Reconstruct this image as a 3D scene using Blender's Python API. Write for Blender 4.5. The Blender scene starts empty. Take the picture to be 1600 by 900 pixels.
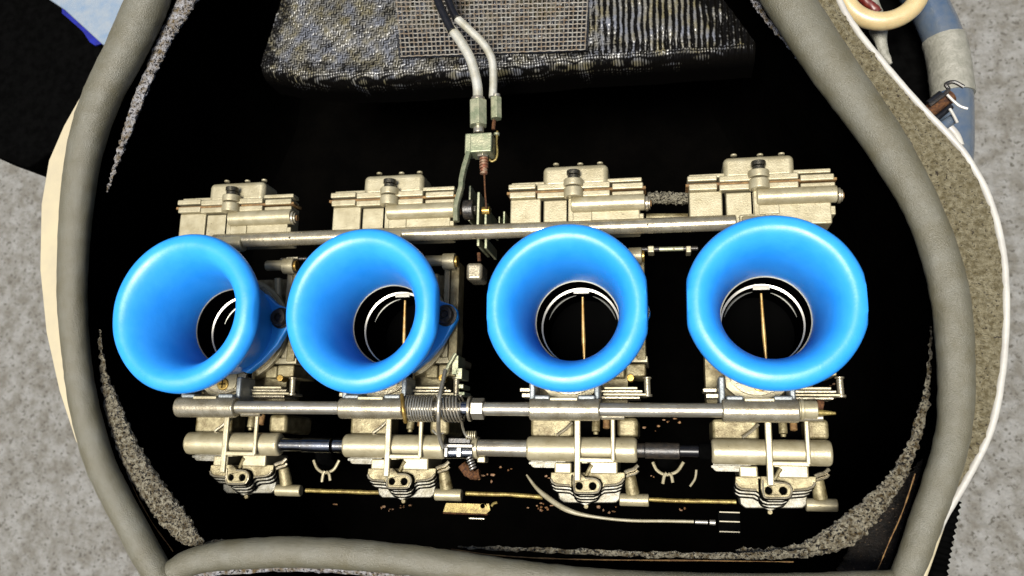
import bpy, bmesh, math, random
import numpy as np
from mathutils import Vector, Matrix, noise
random.seed(7)
C = bpy.context.scene
COL = C.collection
S = 0.00028                       # one modelling unit in metres (about one photo pixel at the flange plane)

# ------------------------------------------------------------------ camera
F = 1250.0; H = 1250.0
def nrm(v): v = np.array(v, float); return v/np.linalg.norm(v)
Zc = nrm((-245, 265, F))
Xc = nrm(((F*F+265*146)/245, 146, F))
Yc = np.cross(Zc, Xc)
R = np.array([Xc, Yc, Zc]); LOC = np.array([0, 0, H])
def W(px, py, z=0.0):
    """point on the plane of height z that the photograph shows at this spot"""
    r = R@np.array([px-800, 450-py, -F]); t = (z-LOC[2])/r[2]
    return LOC+t*r
c0 = W(800, 450, 0); LOC = np.array([-c0[0], -c0[1], H])
cam = bpy.data.cameras.new('camera'); co = bpy.data.objects.new('camera', cam); COL.objects.link(co)
cam.sensor_width = 36; cam.lens = 36*F/1600; cam.clip_start = 0.01; cam.clip_end = 50
cam.dof.use_dof = True; cam.dof.focus_distance = 0.345; cam.dof.aperture_fstop = 20
co.matrix_world = Matrix.Translation(Vector(LOC)*S) @ Matrix([list(r) for r in R]).to_4x4()
C.camera = co

# ------------------------------------------------------------------ daylight, soft
SUN_DIR = Vector((-0.08, -0.20, 1.0)).normalized()
world = bpy.data.worlds.new('World'); C.world = world; world.use_nodes = True
nt = world.node_tree; bg = nt.nodes['Background']
sky = nt.nodes.new('ShaderNodeTexSky'); sky.sky_type = 'NISHITA'; sky.sun_disc = False
sky.sun_elevation = math.asin(SUN_DIR.z); sky.sun_rotation = math.atan2(SUN_DIR.x, SUN_DIR.y)
sky.dust_density = 4.0; sky.air_density = 1.0
nt.links.new(sky.outputs[0], bg.inputs[0]); bg.inputs[1].default_value = 0.05
sl = bpy.data.lights.new('sun', 'SUN'); sl.energy = 3.3; sl.angle = math.radians(22); sl.color = (1.0, 0.965, 0.88)
so = bpy.data.objects.new('sun', sl); COL.objects.link(so); so.rotation_euler = SUN_DIR.to_track_quat('Z', 'Y').to_euler()
C.view_settings.view_transform = 'Standard'; C.view_settings.look = 'None'
C.view_settings.exposure = 1.3; C.view_settings.gamma = 1; C.view_settings.use_curve_mapping = False

# ------------------------------------------------------------------ materials
METAL = 1.0
ALB = .55                         # overall lightness of the aged, oily surfaces
def mat(name, base, rough=.5, metal=0., spec=.5, base2=None, nscale=30., namt=.5, bump=0., bscale=6., speck=None, speck_scale=5., speck_th=.68,
        coat=0., sss=0., rvar=0., aniso=0., lum=0.):
    if not name.startswith('blue_pl'):
        k_ = ALB*(METAL if metal > .15 else 1)
        base = tuple(k_*c for c in base)
        if base2: base2 = tuple(k_*c for c in base2)
        if speck: speck = tuple(k_*c for c in speck)
    m = bpy.data.materials.new(name); m.use_nodes = True
    n = m.node_tree.nodes; l = m.node_tree.links; b = n['Principled BSDF']
    b.inputs['Roughness'].default_value = rough; b.inputs['Metallic'].default_value = metal
    b.inputs['Specular IOR Level'].default_value = spec; b.inputs['Coat Weight'].default_value = coat
    b.inputs['Coat Roughness'].default_value = .15
    tc = n.new('ShaderNodeTexCoord'); mp = n.new('ShaderNodeVectorMath'); mp.operation = 'SCALE'; mp.inputs['Scale'].default_value = 1/S
    oi = n.new('ShaderNodeObjectInfo'); ad = n.new('ShaderNodeVectorMath'); ad.operation = 'MULTIPLY_ADD'
    cb = n.new('ShaderNodeCombineXYZ'); l.new(oi.outputs['Random'], cb.inputs[0]); l.new(oi.outputs['Random'], cb.inputs[1]); l.new(oi.outputs['Random'], cb.inputs[2])
    l.new(tc.outputs['Object'], mp.inputs[0]); l.new(cb.outputs[0], ad.inputs[0]); ad.inputs[1].default_value = (913, 577, 331); l.new(mp.outputs[0], ad.inputs[2])
    vec = ad.outputs[0]
    def noisetex(s, d=4, r=.6):
        t = n.new('ShaderNodeTexNoise'); t.inputs['Scale'].default_value = s; t.inputs['Detail'].default_value = d; t.inputs['Roughness'].default_value = r
        l.new(vec, t.inputs['Vector']); return t
    col = None
    b.inputs['Base Color'].default_value = (*base, 1)
    if base2:
        t = noisetex(1/nscale); rp = n.new('ShaderNodeValToRGB'); rp.color_ramp.elements[0].position = .5-.5*namt*.32; rp.color_ramp.elements[1].position = .5+.5*namt*.32
        rp.color_ramp.elements[0].color = (*base, 1); rp.color_ramp.elements[1].color = (*base2, 1)
        l.new(t.outputs[0], rp.inputs[0]); col = rp.outputs[0]
    if speck:
        t = noisetex(1/speck_scale, 2, .5); rp = n.new('ShaderNodeValToRGB'); rp.color_ramp.elements[0].position = speck_th; rp.color_ramp.elements[1].position = speck_th+.03
        rp.color_ramp.elements[0].color = (0, 0, 0, 1); rp.color_ramp.elements[1].color = (1, 1, 1, 1)
        l.new(t.outputs[0], rp.inputs[0])
        mx = n.new('ShaderNodeMix'); mx.data_type = 'RGBA'; l.new(rp.outputs[0], mx.inputs['Factor'])
        if col: l.new(col, mx.inputs['A'])
        else: mx.inputs['A'].default_value = (*base, 1)
        mx.inputs['B'].default_value = (*speck, 1); col = mx.outputs['Result']
    if col: l.new(col, b.inputs['Base Color'])
    if rvar:
        t = noisetex(1/12., 3); mr = n.new('ShaderNodeMapRange'); mr.inputs['To Min'].default_value = max(.02, rough-rvar); mr.inputs['To Max'].default_value = rough+rvar
        l.new(t.outputs[0], mr.inputs['Value']); l.new(mr.outputs[0], b.inputs['Roughness'])
    if bump:
        t = noisetex(1/bscale, 5, .65); bp = n.new('ShaderNodeBump'); bp.inputs['Strength'].default_value = 1; bp.inputs['Distance'].default_value = bump*S
        l.new(t.outputs[0], bp.inputs['Height']); l.new(bp.outputs[0], b.inputs['Normal'])
    if sss:
        b.inputs['Subsurface Weight'].default_value = sss; b.inputs['Subsurface Radius'].default_value = (.1, .5, 1.0); b.inputs['Subsurface Scale'].default_value = 10*S
    return m

M = {}
M['cast'] = mat('cast_alloy', (.62, .555, .37), .38, .40, .6, (.42, .36, .21), 20, 1.3, .35, 2.4, (.06, .035, .015), 2.6, .715, rvar=.10)
M['cast_dirty'] = mat('stained_alloy', (.44, .38, .21), .42, .38, .5, (.15, .11, .04), 16, 1.0, .8, 2.6, (.03, .02, .01), 2.4, .68, rvar=.14)
M['alloy'] = mat('smooth_alloy', (.64, .58, .43), .28, .7, .5, (.42, .36, .24), 20, 1.0, .35, 3, (.10, .06, .03), 2.6, .71, rvar=.12)
M['steel'] = mat('plated_steel', (.74, .70, .58), .30, .8, .5, (.56, .50, .38), 30, .8, .35, 4, (.22, .14, .07), 3, .74, rvar=.08)
M['steel_blue'] = mat('polished_steel', (.50, .55, .64), .2, 1., .5, (.36, .36, .34), 30, .8, .2, 4)
M['saddle'] = mat('bell_tinted_alloy', (.34, .37, .38), .4, .5, .5, (.22, .25, .27), 20, .9, .6, 3, (.05, .05, .04), 3, .7)  # blue-grey tint paints in the reflection of the blue bells
M['layer'] = mat('layered_alloy', (.30, .29, .25), .42, .6, .5, (.17, .155, .11), 14, .9, .5, 3, (.05, .03, .02), 3, .68)
M['bright'] = mat('bright_plated_tube', (1.0, .98, .86), .30, .55, .5, (.75, .71, .55), 30, .8, .2, 4)
M['gasket'] = mat('gasket', (.34, .20, .07), .7, 0, .3, (.16, .08, .03), 8, .8, .6, 2)
M['brass'] = mat('brass', (.75, .50, .14), .32, .8, .5, (.45, .27, .06), 10, .8, .3, 3)
M['needle'] = mat('needle_brass', (.85, .58, .24), .35, .55, .5, (.62, .36, .10), 14, .8)
M['pipe'] = mat('tarnished_pipe', (.42, .33, .10), .4, .5, .5, (.22, .15, .04), 9, .9, .8, 3)
M['rust'] = mat('rust', (.045, .016, .008), .8, .1, .3, (.17, .07, .02), 4, .9, 1.5, 2)
M['olive'] = mat('plated_bracket', (.56, .55, .36), .36, .5, .5, (.32, .36, .22), 14, .8, .5, 3, (.10, .05, .025), 3, .69)
M['blackbolt'] = mat('black_steel', (.02, .019, .018), .32, .2, .6, (.05, .04, .03), 6, .6, .5, 2)
M['graybolt'] = mat('dark_screw', (.05, .045, .035), .35, .7, .6, (.10, .09, .06), 4, .6, .5, 2)
M['blue'] = mat('blue_plastic', (.012, .205, .60), .40, 0, .5, (.020, .232, .64), 45, 1.0, .35, 16, (.002, .05, .30), 2.2, .775, rvar=.07)
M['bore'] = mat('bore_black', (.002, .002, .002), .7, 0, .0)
M['box'] = mat('black_resin', (.0013, .0012, .0011), .8, 0, .0, (.0019, .0017, .0015), 60, .8, 3, 8)
M['boxspeck'] = mat('gritty_black_resin', (.003, .0025, .002), .5, 0, .25, (.012, .008, .005), 16, .8, 5, 3.0, (.26, .18, .11), 2.6, .68)
M['rubber'] = mat('grey_rubber', (.118, .104, .058), .40, 0, .55, (.165, .158, .118), 40, 1.3, 1.3, 1.8, (.05, .042, .026), 2.2, .685, rvar=.12)
M['bead'] = mat('glass_fibre_bead', (.20, .14, .06), .3, 0, .7, (.62, .62, .66), 9, .9, 7, 2.4, (.01, .006, .003), 3.4, .57, rvar=.15)
M['bead2'] = mat('tan_fibre_bead', (.09, .06, .02), .3, 0, .7, (.46, .42, .31), 7, .8, 8, 2.6, (.008, .005, .002), 3.4, .55, rvar=.15)
M['flange'] = mat('raw_fibreglass', (.15, .12, .055), .5, 0, .5, (.34, .30, .19), 6, .9, 9, 4, (.04, .028, .014), 4.0, .64, rvar=.12)
M['whitegel'] = mat('white_gelcoat', (.62, .60, .54), .3, 0, .5, (.52, .50, .46), 30, .8, .4, 6, coat=.2)
M['cream'] = mat('cream_gelcoat', (.60, .52, .34), .35, 0, .5, (.54, .47, .32), 60, .8, .4, 8, coat=.2)
M['creamhose'] = mat('cream_hose', (.66, .52, .27), .35, 0, .5, (.58, .44, .22), 24, .8, .4, 8, sss=.1)
M['paleblue'] = mat('pale_blue_panel', (.19, .27, .38), .5, 0, .4, (.30, .34, .38), 30, 1.2, .8, 9)
M['deepblue'] = mat('deep_blue_cloth', (.004, .012, .30), .5, 0, .3, (.003, .006, .2), 20, .8)
M['black'] = mat('black_plastic', (.0018, .0018, .0018), .8, 0, .0, (.003, .003, .003), 20, .8, 1, 6)
M['bluegrey'] = mat('blue_grey_hose', (.06, .10, .17), .2, .0, .6, (.13, .15, .17), 30, 1.2, .8, 9, coat=.4)
M['greyhose'] = mat('grey_clamp_band', (.24, .235, .19), .5, .0, .5, (.33, .32, .27), 14, .9, 2, 7)
M['red'] = mat('red_rubber', (.16, .02, .01), .4, 0, .5, (.10, .01, .01), 10, .8)
M['sheath'] = mat('cable_sheath', (.004, .004, .006), .3, 0, .35, (.01, .01, .012), 10, .8)
M['ringwhite'] = mat('bright_ring', (.50, .48, .43), .35, .7, .5)
M['ringdull'] = mat('dull_ring', (.26, .26, .23), .35, .8, .5)
M['wiregrey'] = mat('grey_wire', (.33, .29, .18), .45, .1, .5, (.44, .40, .28), 14, .8, .6, 4)
M['mesh'] = mat('mesh_wire', (.50, .48, .42), .32, .5, .5, (.30, .22, .14), 14, .9)
M['grit'] = mat('grit', (.12, .045, .015), .6, .1, .4, (.30, .16, .06), 3, .9)

# ground: asphalt, weave : own node set-ups
def asphalt():
    m = mat('asphalt', (.205, .19, .16), .85, 0, .3, (.36, .355, .335), 60, .95, 26, 20, (.12, .11, .09), 17, .62)
    return m
M['asphalt'] = asphalt()
def weave_mat():
    m = bpy.data.materials.new('woven_glass_cloth'); m.use_nodes = True
    n = m.node_tree.nodes; l = m.node_tree.links; b = n['Principled BSDF']
    at = n.new('ShaderNodeAttribute'); at.attribute_name = 'thread_and_shade'
    tc = n.new('ShaderNodeTexCoord')
    ns = n.new('ShaderNodeTexNoise'); ns.inputs['Scale'].default_value = 1/(26*S); ns.inputs['Detail'].default_value = 4; l.new(tc.outputs['Object'], ns.inputs['Vector'])
    rp = n.new('ShaderNodeValToRGB'); rp.color_ramp.elements[0].position = .36; rp.color_ramp.elements[1].position = .66
    rp.color_ramp.elements[0].color = (.085, .09, .105, 1); rp.color_ramp.elements[1].color = (.095, .083, .045, 1)
    l.new(ns.outputs[0], rp.inputs[0])
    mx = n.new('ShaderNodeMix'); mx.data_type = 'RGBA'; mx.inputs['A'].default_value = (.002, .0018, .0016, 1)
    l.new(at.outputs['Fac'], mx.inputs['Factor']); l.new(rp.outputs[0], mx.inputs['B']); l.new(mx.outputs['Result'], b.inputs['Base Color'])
    b.inputs['Roughness'].default_value = .27; ml = n.new('ShaderNodeMath'); ml.operation = 'MULTIPLY_ADD'; ml.inputs[1].default_value = .45; ml.inputs[2].default_value = .05; l.new(at.outputs['Fac'], ml.inputs[0]); l.new(ml.outputs[0], b.inputs['Specular IOR Level'])
    return m
M['weave'] = weave_mat()

# ------------------------------------------------------------------ object helpers
CUR = np.zeros(3)                 # base of the thing being built, in units
def tag(o, label=None, cat=None, group=None, kind=None):
    if label: o['label'] = label
    if cat: o['category'] = cat
    if group: o['group'] = group
    if kind: o['kind'] = kind
    return o
def thing(name, label, cat, loc, group=None):
    global CUR
    o = bpy.data.objects.new(name, None); COL.objects.link(o); o.empty_display_size = .005
    CUR = np.array(loc, float); o.location = Vector(CUR)*S
    return tag(o, label, cat, group)
def ab(*v): return np.array(v, float)
def finish(name, bm, m, parent=None, bevel=0, smooth=False, origin=None, seg=2, base=None):
    """bm is in world units; link as one mesh object with its origin at the thing's base"""
    org = CUR if parent is not None else (np.array(origin, float) if origin is not None else np.zeros(3))
    bmesh.ops.recalc_face_normals(bm, faces=bm.faces[:])
    for v in bm.verts: v.co = (v.co-Vector(org))*S
    me = bpy.data.meshes.new(name); bm.to_mesh(me); bm.free()
    if smooth or bevel:
        for p in me.polygons: p.use_smooth = True
    me.materials.append(M[m] if isinstance(m, str) else m)
    o = bpy.data.objects.new(name, me); COL.objects.link(o)
    if bevel:
        b = o.modifiers.new('bevel', 'BEVEL'); b.width = bevel*S; b.segments = seg; b.limit_method = 'ANGLE'; b.angle_limit = math.radians(35); b.harden_normals = True
    elif smooth:
        me.set_sharp_from_angle(angle=math.radians(40)) if hasattr(me, 'set_sharp_from_angle') else None
    if parent is not None:
        if base is not None:    # sub-part: parent is a part with its origin at the thing's base
            o.parent = base
        else: o.parent = parent
    else: o.location = Vector(org)*S
    return o
def box(bm, x0, x1, y0, y1, z0, z1):
    vs = [bm.verts.new((x, y, z)) for z in (z0, z1) for y in (y0, y1) for x in (x0, x1)]
    for f in ((0, 2, 3, 1), (4, 5, 7, 6), (0, 1, 5, 4), (1, 3, 7, 5), (3, 2, 6, 7), (2, 0, 4, 6)): bm.faces.new([vs[i] for i in f])
    return bm
def pbox(bm, x0, y0, x1, y1, z0, z1):
    """box whose top face z1 covers the given rectangle"""
    a = W(x0, (y0+y1)/2, z1)[0]; b = W(x1, (y0+y1)/2, z1)[0]; c = W((x0+x1)/2, y1, z1)[1]; d = W((x0+x1)/2, y0, z1)[1]
    return box(bm, a, b, c, d, z0, z1)
def basis(d):
    d = Vector(d).normalized(); u = d.orthogonal().normalized()
    if abs(d.x) > .8: u = Vector((0, 0, 1)); u = (u-d*u.dot(d)).normalized()
    return u, d.cross(u)
def cyl(bm, p, q, r, r2=None, n=28, cap=True):
    p, q = Vector(p), Vector(q); u, v = basis(q-p); r2 = r if r2 is None else r2
    A = [bm.verts.new(p+(u*math.cos(2*math.pi*(i+.5)/n)+v*math.sin(2*math.pi*(i+.5)/n))*r) for i in range(n)]
    B = [bm.verts.new(q+(u*math.cos(2*math.pi*(i+.5)/n)+v*math.sin(2*math.pi*(i+.5)/n))*r2) for i in range(n)]
    for i in range(n): bm.faces.new((A[i], A[(i+1) % n], B[(i+1) % n], B[i]))
    if cap: bm.faces.new(A[::-1]); bm.faces.new(B)
    return bm
def xcyl(bm, x0, x1, py, z, hpx, n=28):
    """cylinder along X, seen at row py, half-height hpx"""
    xm = (x0+x1)/2
    y = W(xm, py, z)[1]; r = abs(W(xm, py-hpx, z)[1]-W(xm, py+hpx, z)[1])/2
    return cyl(bm, (W(x0, py, z)[0], y, z), (W(x1, py, z)[0], y, z), r, n=n)
def smoothpath(pts, k=6):
    P = [np.array(p, float) for p in pts]; out = []
    for i in range(len(P)-1):
        a = P[max(i-1, 0)]; b = P[i]; c = P[i+1]; d = P[min(i+2, len(P)-1)]
        for j in range(k):
            t = j/k; out.append(.5*((2*b)+(-a+c)*t+(2*a-5*b+4*c-d)*t*t+(-a+3*b-3*c+d)*t**3))
    out.append(P[-1]); return out
def tube(bm, pts, rad, n=16, cap=True, jitter=0, jsc=8, flat=1.0):
    """tube along 3-D points; rad a number or one per point; optional lumpy surface"""
    rings = []; m = len(pts); pr = None
    for i, p in enumerate(pts):
        p = Vector(p); t = (Vector(pts[min(i+1, m-1)])-Vector(pts[max(i-1, 0)])).normalized()
        if pr is None: u = Vector((0, 0, 1)) if abs(t.z) < .9 else Vector((1, 0, 0))
        else: u = pr
        u = (u-t*u.dot(t)).normalized(); pr = u; v = t.cross(u); r = rad[i] if hasattr(rad, '__len__') else rad
        ring = []
        for k in range(n):
            a = 2*math.pi*k/n; d = u*math.cos(a)*flat+v*math.sin(a); q = p+d*r
            if jitter: q += d.normalized()*jitter*(noise.noise(q/jsc)+.5*noise.noise(q/jsc*2.3))
            ring.append(bm.verts.new(q))
        rings.append(ring)
    for a, b in zip(rings, rings[1:]):
        for k in range(n): bm.faces.new((a[k], a[(k+1) % n], b[(k+1) % n], b[k]))
    if cap: bm.faces.new(rings[0][::-1]); bm.faces.new(rings[-1])
    return bm
def lathe(bm, prof, c, n=64, fn=None, closed=False):
    rings = []
    for r, z in prof:
        ring = []
        for k in range(n):
            a = 2*math.pi*k/n; x, y = r*math.cos(a), r*math.sin(a)
            if fn: x, y, z2 = fn(x, y, z)
            else: z2 = z
            ring.append(bm.verts.new((c[0]+x, c[1]+y, c[2]+z2)))
        rings.append(ring)
    R2 = rings+[rings[0]] if closed else rings
    for a, b in zip(R2, R2[1:]):
        for k in range(n): bm.faces.new((a[k], a[(k+1) % n], b[(k+1) % n], b[k]))
    return bm
def plate(outlines, z0, z1):
    """flat plate from 2-D outlines (first outer, then holes)"""
    cu = bpy.data.curves.new('t', 'CURVE'); cu.dimensions = '2D'; cu.fill_mode = 'BOTH'; cu.extrude = (z1-z0)/2
    for o in outlines:
        s = cu.splines.new('POLY'); s.points.add(len(o)-1); s.use_cyclic_u = True
        for i, p in enumerate(o): s.points[i].co = (p[0], p[1], 0, 1)
    ob = bpy.data.objects.new('t', cu); COL.objects.link(ob)
    dg = bpy.context.evaluated_depsgraph_get(); me = bpy.data.meshes.new_from_object(ob.evaluated_get(dg))
    bm = bmesh.new(); bm.from_mesh(me); bmesh.ops.remove_doubles(bm, verts=bm.verts[:], dist=.01)
    for v in bm.verts: v.co.z += (z0+z1)/2
    bpy.data.objects.remove(ob); bpy.data.curves.remove(cu); bpy.data.meshes.remove(me)
    return bm
def circ(c, r, n=32): return [(c[0]+r*math.cos(2*math.pi*k/n), c[1]+r*math.sin(2*math.pi*k/n)) for k in range(n)]
def rrect(x0, x1, y0, y1, r, n=5):
    o = []
    for cx, cy, a0 in ((x1-r, y1-r, 0), (x0+r, y1-r, 90), (x0+r, y0+r, 180), (x1-r, y0+r, 270)):
        for k in range(n+1):
            a = math.radians(a0+90*k/n); o.append((cx+r*math.cos(a), cy+r*math.sin(a)))
    return o
def prrect(x0, y0, x1, y1, z, r):
    a = W(x0, (y0+y1)/2, z)[0]; b = W(x1, (y0+y1)/2, z)[0]; c = W((x0+x1)/2, y1, z)[1]; d = W((x0+x1)/2, y0, z)[1]
    return rrect(a, b, c, d, r)
def nb(): return bmesh.new()
def wp(pts, z):
    """list of (px, py) or (px, py, z) to 3-D points"""
    return [W(p[0], p[1], p[2] if len(p) > 2 else z) for p in pts]

# ================================================================== SETTING
g = nb(); Gz = -2600
n_ = 60; L = 26000
vs = [[g.verts.new((-L+2*L*i/n_, -L+2*L*j/n_, Gz)) for i in range(n_+1)] for j in range(n_+1)]
for j in range(n_):
    for i in range(n_): g.faces.new((vs[j][i], vs[j][i+1], vs[j+1][i+1], vs[j+1][i]))
tag(finish('ground', g, 'asphalt'), kind='structure', label='grey mottled asphalt far below the motorcycle')

# ------------------------------------------------------------------ trim paths (used by the airbox too)
TZ = 70
left_px = [(268, -160), (246, -70), (231, 0), (198, 75), (160, 150), (135, 225), (120, 320), (113, 450), (120, 560), (133, 640), (158, 727), (201, 813), (249, 900), (310, 985)]
left_r = [31, 31, 30, 28, 26, 24.5, 22, 20, 19, 19.5, 20, 20.5, 21, 21]
right_px = [(1120, -160), (1180, -80), (1232, 0), (1296, 100), (1384, 225), (1446, 337), (1482, 450), (1493, 560), (1492, 655), (1477, 727), (1447, 813), (1414, 900), (1360, 985)]
right_r = [38, 38, 38, 37, 34, 30, 31, 30, 28, 27, 26, 24, 24]
bot_px = [(268, 893), (300, 878), (345, 868), (410, 864), (480, 863), (580, 869), (680, 880), (800, 897), (950, 912), (1150, 918), (1300, 916), (1395, 912)]

# ------------------------------------------------------------------ airbox
base = W(800, 450, -430)
air = thing('airbox', 'deep black moulded airbox around the four carburettors with woven cloth shelf', 'airbox', (0, 0, -430))
def at_z(p, z): q = W(p[0], p[1], TZ); return (q[0], q[1], z)
loop = [at_z(p, 0) for p in smoothpath(left_px, 4)] + [at_z(p, 0) for p in smoothpath([(420, 1010), (800, 1000), (1200, 1000)], 4)] \
     + [at_z(p, 0) for p in smoothpath(right_px[::-1], 4)] + [at_z(p, 0) for p in [(1050, -230), (700, -250), (400, -230)]]
cx = sum(p[0] for p in loop)/len(loop); cy = sum(p[1] for p in loop)/len(loop)
def ring(bm, z, k): return [bm.verts.new((cx+(p[0]-cx)*k, cy+(p[1]-cy)*k, z)) for p in loop]
b = nb(); rs = [ring(b, z, k) for z, k in ((TZ-4, 1.0), (30, .992), (-40, .985), (-200, .975), (-380, .95), (-425, .90))]
rs2 = [ring(b, z, k) for z, k in ((TZ-4, 1.02), (-440, .99))]
for A, B in zip(rs, rs[1:]):
    for i in range(len(A)): b.faces.new((A[i], A[(i+1) % len(A)], B[(i+1) % len(A)], B[i]))
for A, B in ((rs2[0], rs2[1]), (rs[0], rs2[0])):
    for i in range(len(A)): b.faces.new((A[i], A[(i+1) % len(A)], B[(i+1) % len(A)], B[i]))
finish('wall', b, 'box', air, smooth=True)
b = nb(); A = ring(b, -424, .91); B = ring(b, -440, .99)
b.faces.new(A); b.faces.new(B[::-1])
for i in range(len(A)): b.faces.new((A[i], A[(i+1) % len(A)], B[(i+1) % len(A)], B[i]))
finish('base', b, 'box', air)

# woven cloth shelf: real woven relief that rolls over its front edge, where shade is painted in
def shelf():
    bm = nb(); nx, ny = 880, 220
    val = []
    grid = []
    def edge_px(s):   # front edge of the shelf as photographed
        pts = [(408, 100), (470, 112), (560, 114), (680, 106), (800, 96), (900, 88), (1000, 80), (1100, 74), (1180, 68)]
        f = s*(len(pts)-1); i = min(int(f), len(pts)-2); t = f-i
        return pts[i][0]*(1-t)+pts[i+1][0]*t, pts[i][1]*(1-t)+pts[i+1][1]*t
    def back_px(s): return 500+s*(990-500), -190
    for j in range(ny+1):
        row = []
        for i in range(nx+1):
            s = i/nx; t = j/ny
            ex, ey = edge_px(s); bx, by = back_px(s)
            zb = -40+math.sin(s*3.1)*8
            if t > .18:
                u = (t-.18)/.82; p = np.array(W(ex, ey, zb))*(1-u)+np.array(W(bx, by, zb+30))*u
            else:
                p = np.array(W(ex, ey, zb)); d = (.18-t)/.18
                p = p+np.array([0, -24*math.sin(min(d*1.5, 1)*1.5), -80*d**2.0])
            # plain weave: threads about 7 units apart
            wz = noise.noise(Vector((p[0]/30, p[1]/22, 0))); a = p[0]/4.8+.5*math.sin(p[1]/60)+.8*wz; c = (p[1]-p[2]*.8)/4.2+.3*math.sin(p[0]/70)+.8*noise.noise(Vector((p[0]/28, p[1]/24, 4)))
            wx = math.cos(math.pi*a); wy = math.cos(math.pi*c)
            par = math.sin(math.pi*a*.5+.4)*math.sin(math.pi*c*.5+.4)
            h = 1.0*abs(wx)*(.5+.5*np.sign(par)*1) + 1.0*abs(wy)*(.5-.5*np.sign(par)*1)
            nn = noise.noise(Vector((p[0]/26, p[1]/26, 3)))+.6*noise.noise(Vector((p[0]/5, p[1]/5, 9)))
            ribs = max(0, min(1, (s-.62)/.12))
            hh = h*(1-ribs*.7)+ribs*1.3*(.5+.5*math.cos(2*math.pi*(p[0]/10.5+.25*noise.noise(Vector((p[0]/20, p[1]/30, 5))))))*.9
            z = p[2]+1.6*hh+1.3*nn+5*noise.noise(Vector((p[0]/70, p[1]/70, 1)))
            row.append(bm.verts.new((p[0], p[1], z)))
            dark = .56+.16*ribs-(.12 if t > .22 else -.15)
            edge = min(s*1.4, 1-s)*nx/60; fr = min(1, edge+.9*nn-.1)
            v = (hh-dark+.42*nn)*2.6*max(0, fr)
            if t < .18: v = (abs(wx*wy)-.25-1.1*(.18-t)/.18+.5*nn)*2.5*max(0, min(1, fr))  # fold fades to dark in the colour, standing in for shade
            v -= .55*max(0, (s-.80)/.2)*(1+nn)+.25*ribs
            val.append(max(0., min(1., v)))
        grid.append(row)
    for j in range(ny):
        for i in range(nx): bm.faces.new((grid[j][i], grid[j][i+1], grid[j+1][i+1], grid[j+1][i]))
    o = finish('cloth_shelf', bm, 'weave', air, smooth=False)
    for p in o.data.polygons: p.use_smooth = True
    at = o.data.attributes.new('thread_and_shade', 'FLOAT', 'POINT'); at.data.foreach_set('value', val)
    o['label'] = 'woven glass cloth shelf, silvery threads under dark resin, shade painted on the front fold'
    return o
shelf_o = shelf()
# wire mesh screen set into the shelf
b = nb()
zt = -22
for i in range(43):
    s = i/42; x0 = 628+s*(914-628); x1 = 606+s*(925-606)
    a = W(x0, 86-10*s, zt+3); c = W(x1, -130, zt+26); k = 14
    pts = [a+(c-a)*(j/k)+np.array([0, 0, .9*(1 if (i+j) % 2 else -1)]) for j in range(k+1)]
    tube(b, pts, 1.15, n=5)
for i in range(32):
    t = i/31; k = 42
    a = W(626-20*t, 88-(88+130)*t, zt+3+23*t); c = W(915+11*t, 77-(77+130)*t, zt+3+23*t)
    tube(b, [a+(c-a)*(j/k)+np.array([0, 0, .9*(-1 if (i+j) % 2 else 1)]) for j in range(k+1)], 1.15, n=5)
o = finish('mesh_screen', b, 'mesh', air, smooth=True); tag(o, 'square wire mesh screen set into the cloth shelf', kind='stuff')
b = plate([[tuple(W(x, y, zt-6)[:2]) for x, y in ((624, 92), (918, 80), (928, -130), (602, -130))]], zt-10, zt-4)
finish('mesh_backing', b, mat('mesh_backing', (.006, .005, .004), .35, 0, .3, (.02, .025, .035), 30, .8, 1, 5), air)

# fibre beads along the walls
def bead(name, pts, z, lab, m='bead', k=14, jit=4.5):
    P = smoothpath([(x, y, w) for x, y, w in pts], k); bm = nb()
    P3 = [W(p[0], p[1], z) for p in P]; Rr = [max(.6, p[2]/2+1.5*noise.noise(Vector((i*.35, w_seed, 2)))) for i, p in enumerate(P)]
    tube(bm, P3, Rr, n=18, jitter=jit, jsc=6, flat=.6)
    o = finish(name, bm, m, air, smooth=True); o['label'] = lab; return o
w_seed = 1.; bead('fibre_bead', [(330, -60, 44), (299, -10, 38), (276, 30, 32), (258, 62, 27), (236, 110, 23), (213, 165, 20), (193, 222, 14), (180, 260, 8), (167, 300, 3)], 40, 'silvery bead of glass fibre down the upper left wall')
w_seed = 4.; bead('fibre_bead', [(157, 515, 2), (158, 545, 6), (163, 585, 12), (175, 630, 26), (196, 690, 34), (222, 740, 40), (252, 785, 42), (282, 822, 38), (302, 842, 24), (318, 848, 6)], 44, 'crusty bead of glass fibre down the lower left wall', 'bead2')
w_seed = 8.; bead('fibre_bead', [(1454, 510, 2), (1454, 545, 4), (1450, 600, 7), (1442, 640, 11), (1428, 690, 14), (1408, 735, 20), (1382, 772, 26), (1350, 805, 32), (1318, 834, 34), (1280, 852, 26), (1230, 862, 14), (1150, 862, 8)], 20, 'crusty tan bead of glass fibre round the lower right corner', 'bead2')
w_seed = 11.; bead('fibre_bead', [(1262, 866, 12), (1150, 869, 9), (1020, 866, 8), (900, 862, 7), (800, 858, 6), (715, 854, 3)], 34, 'thin cream bead of glass fibre along the bottom edge', 'bead2', jit=3)
w_seed = 14.; bead('fibre_bead', [(1160, -40, 16), (1176, -5, 14), (1196, 28, 9), (1215, 50, 8), (1236, 75, 4), (1250, 96, 3)], 22, 'short silvery fibre bead at the upper right', jit=3)
w_seed = 17.; bead('fibre_bead', [(318, 850, 3), (335, 848, 9), (360, 846, 5), (372, 845, 2)], 22, 'cream fibre tail beside the bottom trim', 'bead2', jit=2)
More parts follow.
